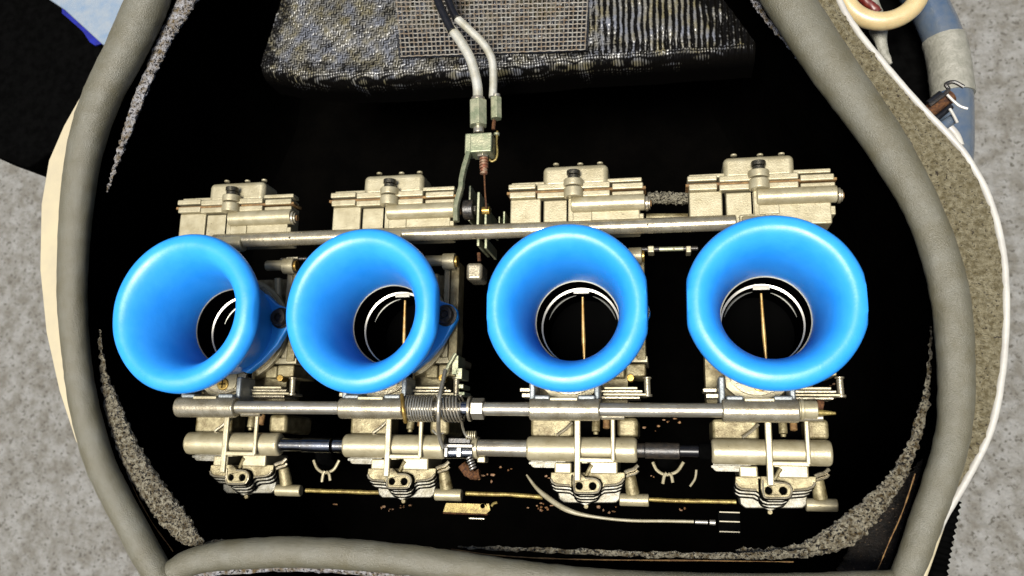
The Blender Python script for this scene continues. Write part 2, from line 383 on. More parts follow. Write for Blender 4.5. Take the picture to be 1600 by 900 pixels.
# gritty corner and thin seam lines by the trims
b = nb(); P = smoothpath([(1466, 660, 1), (1452, 720, 10), (1425, 775, 22), (1392, 830, 30), (1370, 880, 40), (1350, 930, 44)], 12)
tube(b, [W(p[0], p[1], -5) for p in P], [p[2] for p in P], n=20, jitter=5, jsc=5, flat=.5)
finish('gritty_corner', b, 'boxspeck', air, smooth=True)
for pts in ([(183, 690), (205, 755), (235, 812), (262, 850), (270, 862)], [(1430, 740), (1410, 800), (1388, 850), (1370, 895)], [(705, 858), (780, 868), (900, 874), (1100, 876), (1240, 878)]):
    b = nb(); tube(b, smoothpath(wp(pts, 42), 8), .8, n=6, jitter=.7, jsc=9); finish('seam_line', b, 'gasket', air, smooth=True)
# crumbs and rust flakes on the ledges below the carburettors
b = nb()
def crumb(x, y, z, r):
    p = W(x, y, z); st = len(b.verts)
    ret = bmesh.ops.create_icosphere(b, subdivisions=1, radius=r)
    sx, sy = random.uniform(.6, 1.9), random.uniform(.5, 1.1)
    for v in ret['verts']:
        v.co = Vector((v.co.x*sx, v.co.y*sy, v.co.z*.6))*random.uniform(.75, 1.25); v.co += Vector(p)
for x, y, n_c, sp, r in ((845, 792, 16, 14, 3), (948, 794, 5, 8, 3), (632, 790, 5, 9, 2.2), (598, 793, 2, 3, 2.5), (612, 798, 3, 4, 2), (524, 788, 2, 2, 3), (1065, 795, 3, 4, 3), (1022, 745, 2, 3, 2.5),
                         (1035, 660, 10, 16, 2), (1300, 600, 3, 6, 2), (860, 745, 3, 8, 2.2), (1300, 830, 6, 8, 1.8), (250, 185, 3, 5, 1.6), (1338, 245, 6, 8, 1.8), (1362, 285, 4, 6, 1.8), (790, 730, 3, 8, 2.5), (760, 745, 5, 8, 3)):
    for k in range(n_c): crumb(x+random.gauss(0, sp), y+random.gauss(0, sp*.35), -95, r*random.uniform(.5, 1.1))
tag(finish('grit', b, 'grit', air, smooth=True), 'rust crumbs and grit below the carburettors', kind='stuff')

# ------------------------------------------------------------------ rubber edge trims
def trim(name, px, rad, label, z=TZ, k=10, slit=True):
    P = smoothpath([(p[0], p[1], r) for p, r in zip(px, rad)], k); bm = nb()
    P3 = [W(p[0], p[1], z) for p in P]; Rr = [p[2]/abs(1/np.linalg.norm(W(p[0]+1, p[1], z)-W(p[0], p[1], z)))+.5*noise.noise(Vector((i*.12, len(px), 0))) for i, p in enumerate(P)]
    tube(bm, P3, Rr, n=36, jitter=1.1, jsc=16, flat=.85)
    o = finish(name, bm, 'rubber', None, smooth=True, origin=P3[len(P3)//2]); return tag(o, label, 'rubber trim')
trim('rubber_edge_trim', left_px, left_r, 'thick grey rubber edge trim curving down the left side of the airbox')
trim('rubber_edge_trim', right_px, right_r, 'thick grey rubber edge trim curving down the right side beside rough fibreglass')
trim('rubber_edge_trim', bot_px, [16, 19, 20.5, 21.5, 22, 22, 22, 22, 22, 22, 22, 22], 'thin olive grey rubber trim along the bottom with a cut end at left', z=TZ+14)
b = nb(); tube(b, smoothpath(wp([(300, 902), (345, 893), (410, 888), (480, 887), (560, 892), (640, 902), (720, 915)], 66), 8), 6, n=12, jitter=3, jsc=5)
o = finish('fibre_bead', b, 'bead', air, smooth=True); o['label'] = 'speckled fibre bead under the bottom trim'

# ------------------------------------------------------------------ outer bodywork
bw = thing('bodywork_panel', 'cream bodywork edge showing outside the left rubber trim', 'bodywork', W(110, 320, 20))
o2 = [(215, 40), (190, 45), (163, 84), (130, 142), (99, 197), (76, 250), (64, 320), (62, 420), (72, 520), (92, 610), (118, 690), (160, 750), (170, 760), (120, 600), (108, 450), (120, 300), (160, 150), (200, 70)]
finish('panel', plate([[tuple(W(x, y, 40)[:2]) for x, y in o2]], 20, 40), 'cream', bw, bevel=4)
rf = thing('fibreglass_flange', 'rough tan fibreglass flange with white edge outside the right rubber trim', 'bodywork', W(1480, 260, 30))
outer = smoothpath([(1270, -80), (1306, -10), (1322, 22), (1346, 57), (1378, 96), (1415, 140), (1450, 178), (1476, 205), (1510, 245), (1545, 310), (1566, 390), (1572, 480), (1566, 580), (1548, 670), (1515, 740), (1480, 800), (1455, 850), (1430, 900)], 5)
inner = smoothpath([(1220, -80), (1262, -10), (1322, 90), (1395, 205), (1450, 310), (1482, 430), (1492, 560), (1485, 680), (1450, 800), (1410, 890)], 5)
# rough surface as a lofted strip with relief
bm = nb(); nO = 160; nI = 20
def samp(P, t): f = t*(len(P)-1); i = min(int(f), len(P)-2); return P[i]*(1-(f-i))+P[i+1]*(f-i)
G = []
for i in range(nO+1):
    a = samp(inner, i/nO); c = samp(outer, i/nO); row = []
    for j in range(nI+1):
        q = a*(1-j/nI)+c*(j/nI); p = W(q[0], q[1], 52)
        row.append(bm.verts.new((p[0], p[1], 52+2.6*noise.noise(Vector(p)/6)+3*noise.noise(Vector(p)/14))))
    G.append(row)
for i in range(nO):
    for j in range(nI): bm.faces.new((G[i][j], G[i+1][j], G[i+1][j+1], G[i][j+1]))
# underside
ext = bmesh.ops.extrude_face_region(bm, geom=bm.faces[:]); 
for v in [e for e in ext['geom'] if isinstance(e, bmesh.types.BMVert)]: v.co.z -= 18
finish('rough_face', bm, 'flange', rf, smooth=True)
b = nb(); tube(b, [W(p[0], p[1], 50) for p in outer], 5, n=14, jitter=.6, jsc=10); finish('white_edge', b, 'whitegel', rf, smooth=True)

# things beyond the bodywork, upper left
b = plate([[tuple(W(x, y, -260)[:2]) for x, y in ((-40, -90), (240, -90), (215, 20), (176, 66), (160, 70), (99, 14), (60, -12), (-40, -60))]], -275, -260)
tag(finish('pale_blue_panel', b, 'paleblue', None, bevel=5, origin=W(150, 0, -270)), 'pale blue panel at the upper left corner behind the rubber trim', 'panel')
b = plate([[tuple(W(x, y, -300)[:2]) for x, y in ((96, -5), (165, 52), (163, 66), (148, 71), (140, 66), (128, 48), (96, 20))]], -306, -300)
tag(finish('blue_cloth', b, 'deepblue', None, bevel=2, origin=W(140, 50, -303)), 'deep blue cloth corner just under the pale blue panel', 'cloth')
b = nb(); P = smoothpath([(-90, -120), (0, -20), (60, 60), (100, 110), (140, 130), (220, 120)], 8)
b = plate([[tuple(W(x, y, -330)[:2]) for x, y in smoothpath([(-20, -80), (250, -80), (250, 190), (160, 230), (96, 225), (40, 262), (-20, 240)], 1)]], -420, -330)
tag(finish('black_cover', b, 'black', None, bevel=10, origin=W(100, 100, -400)), 'black plastic cover below the pale blue panel at upper left', 'cover')
# upper right: hoses
b = plate([[tuple(W(x, y, -200)[:2]) for x, y in ((1270, -100), (1455, -100), (1470, 20), (1478, 90), (1468, 150), (1440, 200), (1380, 200), (1300, 60))]], -260, -200)
tag(finish('black_cover', b, 'black', None, bevel=8, origin=W(1400, 60, -240)), 'black cover behind the cream hose at upper right', 'cover')
b = nb(); c = W(1378, -22, -60); r = 62
tube(b, [(c[0]+r*1.0*math.cos(a), c[1]+r*math.sin(a), c[2]+6*math.sin(a)) for a in [math.radians(-200+x*5) for x in range(46)]], 15.5, n=24)
tag(finish('cream_hose', b, 'creamhose', None, smooth=True, origin=c), 'cream hose bent in a loop at the upper right corner', 'hose')
b = nb(); tube(b, smoothpath(wp([(1340, -40), (1362, 8), (1372, 45), (1380, 80), (1392, 100)], -110), 6), [14]*12+[15, 14, 12, 11, 10, 9, 9, 8, 7, 6, 5, 4, 3][:13], n=16, jitter=2, jsc=9)
tag(finish('grey_hose', b, 'greyhose', None, smooth=True, origin=W(1370, 50, -110)), 'grey fitting passing behind the cream looped hose', 'hose')
b = nb(); tube(b, smoothpath(wp([(1344, -10), (1352, 2), (1364, 12), (1372, 20)], -96), 6), 8, n=14, jitter=1.5, jsc=6)
tag(finish('red_cap', b, 'red', None, smooth=True, origin=W(1360, 5, -96)), 'dark red rubber cap inside the cream hose loop', 'cap')
hz = thing('blue_grey_hose', 'glossy blue grey hose curving down the upper right edge', 'hose', W(1480, 60, -150))
b = nb(); P = smoothpath(wp([(1390, -100), (1425, -30), (1453, 15), (1473, 60), (1484, 110), (1488, 160), (1488, 230), (1480, 300)], -150), 8)
tube(b, P, 33, n=30); finish('hose_wall', b, 'bluegrey', hz, smooth=True)
b = nb(); P2 = smoothpath(wp([(1474, 62), (1481, 90), (1486, 125), (1489, 150)], -150), 8); tube(b, P2, [35]*len(P2), n=30, jitter=1.2, jsc=8); finish('clamp_band', b, 'greyhose', hz, smooth=True)
cl = thing('cable_clip', 'black wire clip holding cables by the white flange edge', 'clip', W(1475, 170, -20))
b = nb(); tube(b, smoothpath(wp([(1452, 165), (1472, 150), (1482, 140), (1478, 132), (1490, 128), (1506, 136)], -14), 6), 3.2, n=8); finish('wire_loop', b, 'blackbolt', cl, smooth=True)
b = nb(); tube(b, smoothpath(wp([(1480, 148), (1490, 158), (1500, 166), (1512, 170)], -12), 5), 2.2, n=8); finish('wire_glint', b, 'whitegel', cl, smooth=True)  # white strand painted in as a highlight on the black clip
b = nb(); tube(b, smoothpath(wp([(1484, 170), (1490, 180), (1496, 192)], -12), 5), 2.2, n=8); finish('wire_glint', b, 'whitegel', cl, smooth=True)  # second painted highlight, lower on the clip
b = nb(); tube(b, wp([(1446, 178), (1486, 150)], -30), 11, n=16); finish('rusty_barrel', b, 'rust', cl, smooth=True)
for q in (((1450, 162), (1470, 146)), ((1462, 186), (1486, 166))):
    b = nb(); tube(b, wp(q, -20), 5, n=14); finish('black_cable', b, 'sheath', cl, smooth=True)
b = nb(); tube(b, wp([(1468, 200), (1492, 184)], -26), 8, n=16); finish('blue_cable', b, 'bluegrey', cl, smooth=True)
b = nb(); tube(b, smoothpath(wp([(1484, 200), (1494, 212), (1500, 228)], 20), 5), 6, n=12); tag(finish('white_plug', b, 'whitegel', None, smooth=True, origin=W(1490, 210, 20)), 'small white plug below the black cable clip', 'plug')
# lower right: bellows
bl = thing('ribbed_hose', 'black ribbed hose dropping beside the lower right trim', 'hose', W(1470, 850, -160))
b = nb(); P = smoothpath(wp([(1486, 780), (1478, 820), (1470, 860), (1464, 900), (1458, 960)], -160), 30)
tube(b, P, [14+1.6*math.sin(i*math.pi*2/7) for i in range(len(P))], n=18); finish('bellows', b, 'black', bl, smooth=True)
b = nb(); tube(b, smoothpath(wp([(1497, 745), (1488, 770), (1476, 800), (1462, 840), (1448, 880), (1430, 930)], 20), 6), 6, n=12)
tag(finish('cream_panel_edge', b, 'cream', None, smooth=True, origin=W(1480, 790, 20)), 'cream panel edge tapering past the lower right trim', 'bodywork')

# ================================================================== CARBURETTORS
TH_PX = [(364, 508), (613, 507), (903, 505), (1196, 505)]
TH = [W(x, y, 0) for x, y in TH_PX]; yth = float(np.mean([t[1] for t in TH]))
for t in TH: t[1] = yth
REF = TH[2]
clab = ['cast alloy carburettor at the far left, brass screw showing under its bell',
        'cast alloy carburettor second from left, next to the return spring',
        'cast alloy carburettor right of the throttle cables, third from left',
        'cast alloy carburettor at the far right, beside the shaft end pin']
carb = thing('carburettor', clab[0], 'carburettor', (REF[0], REF[1], -160), 'carburettors in a row')
rx, ry = REF[0], REF[1]
Z0 = -150
def part(name, bm, m, bevel=0, smooth=False, lab=None, base=None, seg=2):
    o = finish(name, bm, m, carb, bevel=bevel, smooth=smooth, base=base, seg=seg)
    if lab: o['label'] = lab
    return o
# float chamber half, upper part of the picture
bch = part('float_chamber', pbox(pbox(nb(), 797, 311, 845, 362, -16, 22), 849, 310, 1000, 362, -16, 26), 'cast', 2.5)
b = nb(); pbox(b, 888, 310, 896, 362, 10, 29.5); pbox(b, 893, 331, 925, 345, 10, 28.5); pbox(b, 928, 338, 947, 347, 0, 22); pbox(b, 949, 334, 1006, 347, 0, 25); part('chamber_rib', b, 'cast', 1.5)
b = nb(); pbox(b, 796, 299.5, 837, 309, -2, 30); pbox(b, 839, 298.5, 953, 307.5, -2, 33); pbox(b, 956, 298, 1006, 307, -2, 30); part('lower_flange', b, 'cast', 1.8)
b = nb(); pbox(b, 800, 308.6, 1003, 311.5, -10, 19); pbox(b, 845.4, 312, 848.6, 362, -14, 18); pbox(b, 885, 312, 887.6, 345, 0, 27.2); part('gap_shade_strip', b, 'bore')  # black strips paint shade into the gaps between chamber and flange
part('gasket', pbox(nb(), 792, 295.2, 1009, 299.2, -2, 29), 'gasket', .6)
b = nb(); pbox(b, 794, 287, 837, 295.6, -2, 31); pbox(b, 839, 285, 953, 294.8, -2, 35); pbox(b, 956, 285, 1005, 294.6, -2, 31); part('upper_flange', b, 'cast', 2.2)
part('bowl_shoulder', pbox(nb(), 799, 281, 1003, 287.5, -4, 20), 'cast', 2)
part('float_bowl', pbox(nb(), 848, 257, 950, 292, -30, 25), 'cast', 9, seg=5)
b = nb(); xx = [(868, 256), (906, 255.5), (937, 254)]
for x, y in xx: p = W(x, y, 8); cyl(b, (p[0], p[1], 0), (p[0], p[1]+3, 0), 5, n=12)
part('bowl_pip', b, 'cast', .6)
b = nb(); a = W(896, 281, 34); c = W(896, 309, 34); cyl(b, (a[0], a[1], 34), (a[0], a[1]-12, 34), 16); cyl(b, (a[0], a[1]-14, 34), (a[0], c[1], 34), 15.5)
part('screw_boss', b, 'cast', 2)
b = nb(); a = W(896, 267, 36); cyl(b, (a[0], a[1], 36), (a[0], a[1]-7, 36), 11, n=24); cyl(b, (a[0], a[1]-8, 36), (a[0], a[1]-18, 36), 9.5, n=24)
hd = part('chamber_screw', b, 'graybolt', .8)
b = nb(); a = W(890, 317.5, 20); xcyl(b, 893, 1008, 318, 26, 12.5); part('side_tube', b, 'cast', 2)
b = nb(); xcyl(b, 1008.5, 1013, 318, 26, 11.5); xcyl(b, 1013, 1016, 318, 26, 9); part('tube_cap', b, 'alloy', 1)
b = nb(); xcyl(b, 1012, 1018, 318, 26, 5); part('cap_pin', b, 'gasket', .6)
b = nb(); xcyl(b, 870, 922, 362, 24, 14); pbox(b, 866, 345, 905, 358, 0, 30); part('rod_collar', b, 'cast', 3)
# vent tube under the rod
b = nb(); xcyl(b, 950, 982, 399, -12, 8.5); xcyl(b, 982, 1003, 400, -12, 13); part('vent_tube', b, 'cast', 1.5)
b = nb(); xcyl(b, 1003, 1007, 400, -12, 9); part('vent_cap', b, 'brass', .8)
b = nb(); p = W(1000, 430, -20); cyl(b, (rx+62, ry+92, -30), (rx+64, ry+40, -34), 7, n=16); part('idle_stub', b, 'cast', 1)
# throttle body under the bell
b = nb(); lathe(b, [(69, -30), (88, -30), (88, -60), (84, -62), (84, -150), (71, -150), (70, -60)], (rx, ry, 0), closed=True); part('throttle_body', b, 'cast_dirty', smooth=True)
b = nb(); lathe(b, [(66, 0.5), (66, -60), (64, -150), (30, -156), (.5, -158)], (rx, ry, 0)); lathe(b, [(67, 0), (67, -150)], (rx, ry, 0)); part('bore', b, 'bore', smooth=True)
b = nb(); lathe(b, [(66.2, -1), (66.2, 2.2), (68.0, 2.2), (68.0, -1)], (rx, ry, 0), closed=True); part('inlet_ring', b, 'ringdull', smooth=True)
b = nb(); lathe(b, [(62.0, -45), (62.0, -42), (64.6, -41), (64.6, -45)], (rx, ry, 0), closed=True, fn=lambda x, y, z: (x, y-(1.3 if math.hypot(x, y) < 63 else 0), z)); part('bore_ring', b, 'ringwhite', smooth=True)
b = nb(); box(b, rx-12, rx+14, ry+55.5, ry+62.5, -46, -40.5); part('ring_tab', b, 'ringwhite', .6)
b = nb()
for s_, a0, a1, zz, rr in ((1, 15, 72, -66, 58), (-1, 100, 165, -66, 58)):
    pts = [(rx+rr*math.cos(math.radians(a)), ry+rr*math.sin(math.radians(a)), zz) for a in range(a0, a1+1, 3)]
    tube(b, pts, [.4+1.7*math.sin(math.pi*i/(len(pts)-1)) for i in range(len(pts))], n=8)
part('slide_edge', b, 'ringdull', smooth=True)
b = nb(); tube(b, [(rx+2, ry+52, -54), (rx+2.5, ry+20, -54), (rx+3.5, ry-20, -54), (rx+5, ry-62, -54)], [1.8, 2.4, 3.2, 1.6], n=12); part('jet_needle', b, 'needle', smooth=True)
# lower casting around the bore
b = plate([rrect(rx-88, rx+74, ry-126, ry+98, 10), circ((rx, ry), 72, 48)], -120, -66); part('casting_block', b, 'cast_dirty', 3)
b = nb(); box(b, rx+76, rx+87, ry-58, ry+118, -75, -34); part('side_rail', b, 'cast', 2)
b = nb(); box(b, rx+90, rx+105, ry-56, ry+112, -62, -26); part('side_rail', b, 'cast_dirty', 2)
b = nb(); pbox(b, 968, 556, 1012, 566, -120, -30); part('cross_bar', b, 'cast', 1.5)
b = nb(); pbox(b, 955, 569, 976, 590, -120, -34); pbox(b, 978, 568, 1009, 588, -120, -30); part('link_block', b, 'cast_dirty', 3)
b = nb(); p = W(985, 590, -28); cyl(b, (p[0], p[1], -50), (p[0], p[1], -28), 6, n=14); part('orange_seal', b, 'brass', 1)
b = nb(); a = W(1011, 592, -26); c = W(1012, 616, -26); cyl(b, a, c, 5, n=14); cyl(b, a+ab(0, 3, 0), a, 7, n=14); cyl(b, c, c-ab(0, 4, 0), 7.5, n=14); part('link_pin', b, 'alloy', .8)
for k, (x0, x1, y, zz) in enumerate(((944, 996, 606, -14), (938, 1004, 611, -18), (942, 1010, 616, -16), (938, 1000, 621, -20))):
    b = nb(); pbox(b, x0, y-1.6, x1, y+2, -70, zz); part('seal_plate', b, 'alloy' if k % 2 else 'cast', .8)
b = nb(); pbox(b, 812, 606, 832, 612, -50, -14); pbox(b, 815, 614, 834, 621, -50, -10); part('washer_stack', b, 'alloy', 1.2)
# mounting flange with tongue
yb = W(884, 624, -6)[1]; ty = yb-ry
def flange_outline(r, tw, tb):
    o = []
    for k in range(-60, 241, 8): a = math.radians(k); o.append((rx+r*math.cos(a), ry+r*math.sin(a)))
    cxx = rx-14
    t = [(cxx-tw/2-2, ry-r*.80), (cxx-tw/2, ry+tb+20), (cxx-tw/2+16, ry+tb+5), (cxx-tw/2+30, ry+tb), (cxx+tw/2-30, ry+tb), (cxx+tw/2-16, ry+tb+5), (cxx+tw/2, ry+tb+20), (cxx+tw/2+2, ry-r*.80)]
    return o[:]+t
b = plate([flange_outline(91, 92, ty), circ((rx, ry), 69, 48)], -30, -20); part('carburettor_face', b, 'cast', 1.5)
b = plate([flange_outline(86, 80, ty+8), circ((rx, ry), 69, 48)], -19, -10); part('mounting_flange', b, 'alloy', 1.5)
b = plate([rrect(rx-14-26, rx-14+26, ry+ty+14, ry+ty+50, 12)], -10, -6); part('flange_pad', b, 'cast', 1.5)
b = nb(); cyl(b, (rx-12, ry-97, -14), (rx-12, ry-97, -3), 10.5, n=24); fs = part('flange_screw', b, 'brass', 1.5)
b = nb(); box(b, rx-18, rx-6, ry-98, ry-96, -3, -2.6); box(b, rx-13, rx-11, ry-104, ry-90, -3, -2.6); part('screw_slot', b, 'black', 0, base=fs)
# shaft sleeve
b = nb(); xcyl(b, 828, 938, 640, 28, 17.5); part('shaft_sleeve', b, 'alloy', 3)
b = nb(); pbox(b, 827, 588, 836, 632, -30, 20); pbox(b, 928, 588, 937, 632, -30, 20); pbox(b, 834, 617, 859, 632, -30, 33); pbox(b, 902, 617, 930, 632, -30, 33); part('saddle', b, 'saddle', 3)
b = nb(); pbox(b, 859, 621, 902, 630, -20, 38); part('sleeve_web', b, 'cast', 1)
b = nb(); xcyl(b, 939, 976, 650, 12, 6); part('sleeve_spigot', b, 'alloy', 1.2)
# diaphragm housing above and below the fuel tube
b = nb(); pbox(b, 829, 652, 896, 685, Z0, -42); part('diaphragm_housing', b, 'cast_dirty', 6, seg=3)
b = nb(); pbox(b, 964, 652, 997, 684, Z0, -44); part('diaphragm_housing', b, 'cast_dirty', 7, seg=3)
b = nb(); box(b, rx-20, rx+66, ry-215, ry-128, -140, -90); part('housing_web', b, 'bore', 3)
b = nb(); p = W(931, 668, -44); 
cyl(b, (p[0], p[1]+16, -50), (p[0], p[1]-6, -46), 6.5, n=14); cyl(b, (p[0], p[1]-6, -46), (p[0], p[1]-11, -46), 4, n=12); part('idle_stub', b, 'cast_dirty', 1)
b = nb(); p = W(947, 664, -44); cyl(b, (p[0], p[1]+12, -54), (p[0], p[1]-5, -50), 5.5, n=14); part('idle_stub', b, 'gasket', 1)
b = nb(); tube(b, wp([(870, 680), (884, 670), (894, 660)], -36), 2.6, n=8); part('casting_fin', b, 'alloy', smooth=True)
b = nb(); xcyl(b, 824, 996, 702, -34, 19.5, n=40); part('fuel_tube', b, 'cast', 5, seg=3)
b = plate([prrect(829, 716, 884, 731, -52, 7)], -60, -52); part('tube_foot', b, 'layer', 1.2)
b = plate([prrect(826, 722, 880, 726, -48, 2)], -58, -49); part('tube_foot', b, 'layer', .8)
# wire bail
zb = -9
def strap(bm, pts, w, z0, z1):
    for (x0, y0), (x1, y1) in zip(pts, pts[1:]):
        pass
b = nb(); pbox(b, 897, 654, 907, 752, zb-6, zb); pbox(b, 954, 654, 961, 721, zb-6, zb-.4); pbox(b, 898, 715, 960, 723, zb-6.5, zb-1); part('wire_bail', b, 'cast', 2.2)
b = nb(); pbox(b, 908.5, 719, 918, 724, -30, -12); part('bail_foot', b, 'cast', 1)
# diaphragm cover steps
b = nb(); pbox(b, 866, 722, 893, 740, -130, -48); pbox(b, 921, 720, 965, 741, -130, -44); part('cover_boss', b, 'cast', 3)
b = nb(); p = W(915, 735, -44); cyl(b, (p[0], p[1]-8, -50), (p[0]+10, p[1]+9, -44), 3.4, n=10); part('idle_screw', b, 'cast_dirty', .8)
def oct_outline(x0, y0, x1, y1, z, c):
    a = W(x0, (y0+y1)/2, z)[0]; bb = W(x1, (y0+y1)/2, z)[0]; cc = W((x0+x1)/2, y1, z)[1]; d = W((x0+x1)/2, y0, z)[1]
    return [(a, cc+c), (a+c*1.2, cc), (bb-c*1.2, cc), (bb, cc+c), (bb-2, d), (a+2, d)]
def cover_px(dy, ins):
    return [(861+ins, 738), (860+ins, 750+dy), (862+ins, 755+dy), (868+ins, 758.5+dy), (890, 760+dy), (896, 764+dy), (938, 764+dy), (944, 760+dy),
            (964-ins, 758.5+dy), (972-ins, 755+dy), (976-ins, 749+dy), (977-ins, 738)]
def tab_px(dy, i):
    return [(895+i, 750), (896+i, 768+dy), (900+i, 773+dy), (907+i, 775.5+dy), (927-i, 775.5+dy), (934-i, 773+dy), (938-i, 768+dy), (939-i, 750)]
for k, (dy, zt_, ins) in enumerate(((0, -52, 0), (5, -62, .5), (10, -72, 2))):
    b = plate([[tuple(W(x, y, zt_)[:2]) for x, y in cover_px(dy, ins)]], zt_-4.5, zt_)
    b2 = plate([[tuple(W(x, y, zt_-4.6)[:2]) for x, y in cover_px(dy+1.9, ins-.8)]], zt_-8, zt_-4.7); part('layer_gap_shade', b2, 'bore')  # thin black plate paints a shade line below each cover layer
    part('diaphragm_cover' if k == 0 else 'cover_layer', b, 'cast_dirty' if k == 0 else 'layer', 1.3)
for k, (dy, zt_, ins) in enumerate(((0, -51, 0), (4.6, -60, 0), (9, -69, 2))):
    b = plate([[tuple(W(x, y, zt_)[:2]) for x, y in tab_px(dy, ins)]], zt_-4.5, zt_)
    part('tab_layer', b, 'layer', 1.3)
    b2 = plate([[tuple(W(x, y, zt_-4.6)[:2]) for x, y in tab_px(dy+1.8, ins-.8)]], zt_-8, zt_-4.7); part('layer_gap_shade', b2, 'bore')  # painted shade line below each tab layer
P = [W(x, y, -51) for x, y in cover_px(-1.5, 1)[1:-1]]
b = nb(); tube(b, P[:4], 1.7, n=8); tube(b, P[6:], 1.7, n=8); part('cover_rim', b, 'alloy', smooth=True)
b = plate([[tuple(W(x, y, -84)[:2]) for x, y in ((870, 760), (873, 780), (880, 786), (962, 786), (968, 781), (971, 760))]], -120, -84); part('cover_base', b, 'layer', 2)
lx = lambda x, y, z: tuple(W(x, y, z)[:2])
tab = [lx(x, y, -40) for x, y in ((895, 738), (907, 738), (914, 746), (928, 747), (936, 751), (939, 758), (937, 766), (930, 771), (902, 771), (896, 766), (894, 756))]
h1 = [(x*1.0, y) for x, y in circ(lx(905, 759.5, -40), 5.4, 16)]; h2 = circ(lx(926, 759.5, -40), 5.8, 16)
b = plate([tab, h1, h2], -47, -40); tb = part('cover_tab', b, 'cast_dirty', 1)
P = [W(x, y, -39.5) for x, y in ((897, 744), (897, 756), (897.5, 765), (902, 770), (930, 770), (936, 765.5), (938, 758), (935, 751.5), (928, 748), (914, 747))]
b = nb(); tube(b, smoothpath(P, 4), 1.5, n=8); part('tab_rim', b, 'alloy', smooth=True)
b = plate([[lx(x, y, -48) for x, y in ((892.5, 742), (892.5, 766), (899, 774), (932, 774), (940, 768), (942, 757), (938, 749), (928, 745))]], -50, -48); part('tab_gap_shade', b, 'bore')  # black plate paints the shade round the edge of the tab
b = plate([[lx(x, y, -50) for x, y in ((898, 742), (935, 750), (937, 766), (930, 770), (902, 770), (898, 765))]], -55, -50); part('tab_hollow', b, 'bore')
b = plate([[lx(x, y, -70) for x, y in ((902, 772), (932, 772), (930, 784), (922, 787), (917, 790), (911, 790), (906, 787), (902, 783))]], -100, -78); part('cover_nose', b, 'layer', 2)
b = nb(); p = W(915, 793, -80); cyl(b, (p[0], p[1]+1, -92), (p[0], p[1]+1, -86), 4, n=12); part('nose_screw', b, 'cast_dirty', 1)
# fuel outlet elbow at the right of the cover
b = nb(); tube(b, smoothpath(wp([(976, 738), (983, 735), (990, 733), (997, 727)], -58), 4), 3, n=8); tube(b, smoothpath(wp([(978, 744), (986, 741), (993, 739), (997, 735)], -62), 4), 2.6, n=8); part('leaf_edge', b, 'alloy', smooth=True)
b = nb(); cyl(b, W(984, 742, -78), W(989, 772, -86), 9, 11, n=22); part('elbow_neck', b, 'cast_dirty', 2)
b = nb(); xcyl(b, 968, 1014, 781, -92, 10); part('elbow_tube', b, 'cast', 2)

allp = [c for c in COL.objects if c.parent == carb]
def children(o): return [c for c in COL.objects if c.parent == o]
def copy_tree(o, parent=None):
    c = o.copy(); COL.objects.link(c); c.parent = parent
    for ch in kids[o.name]: copy_tree(ch, c)
    return c
kids = {o.name: children(o) for o in [carb]+allp}
for o in allp:
    for ch in kids[o.name]: kids[ch.name] = []
carbs = [None]*4
for i in (0, 1, 3):
    c = copy_tree(carb); c.location = Vector((TH[i][0], TH[i][1], -160))*S; c['label'] = clab[i]; carbs[i] = c
carbs[2] = carb; carb['label'] = clab[2]

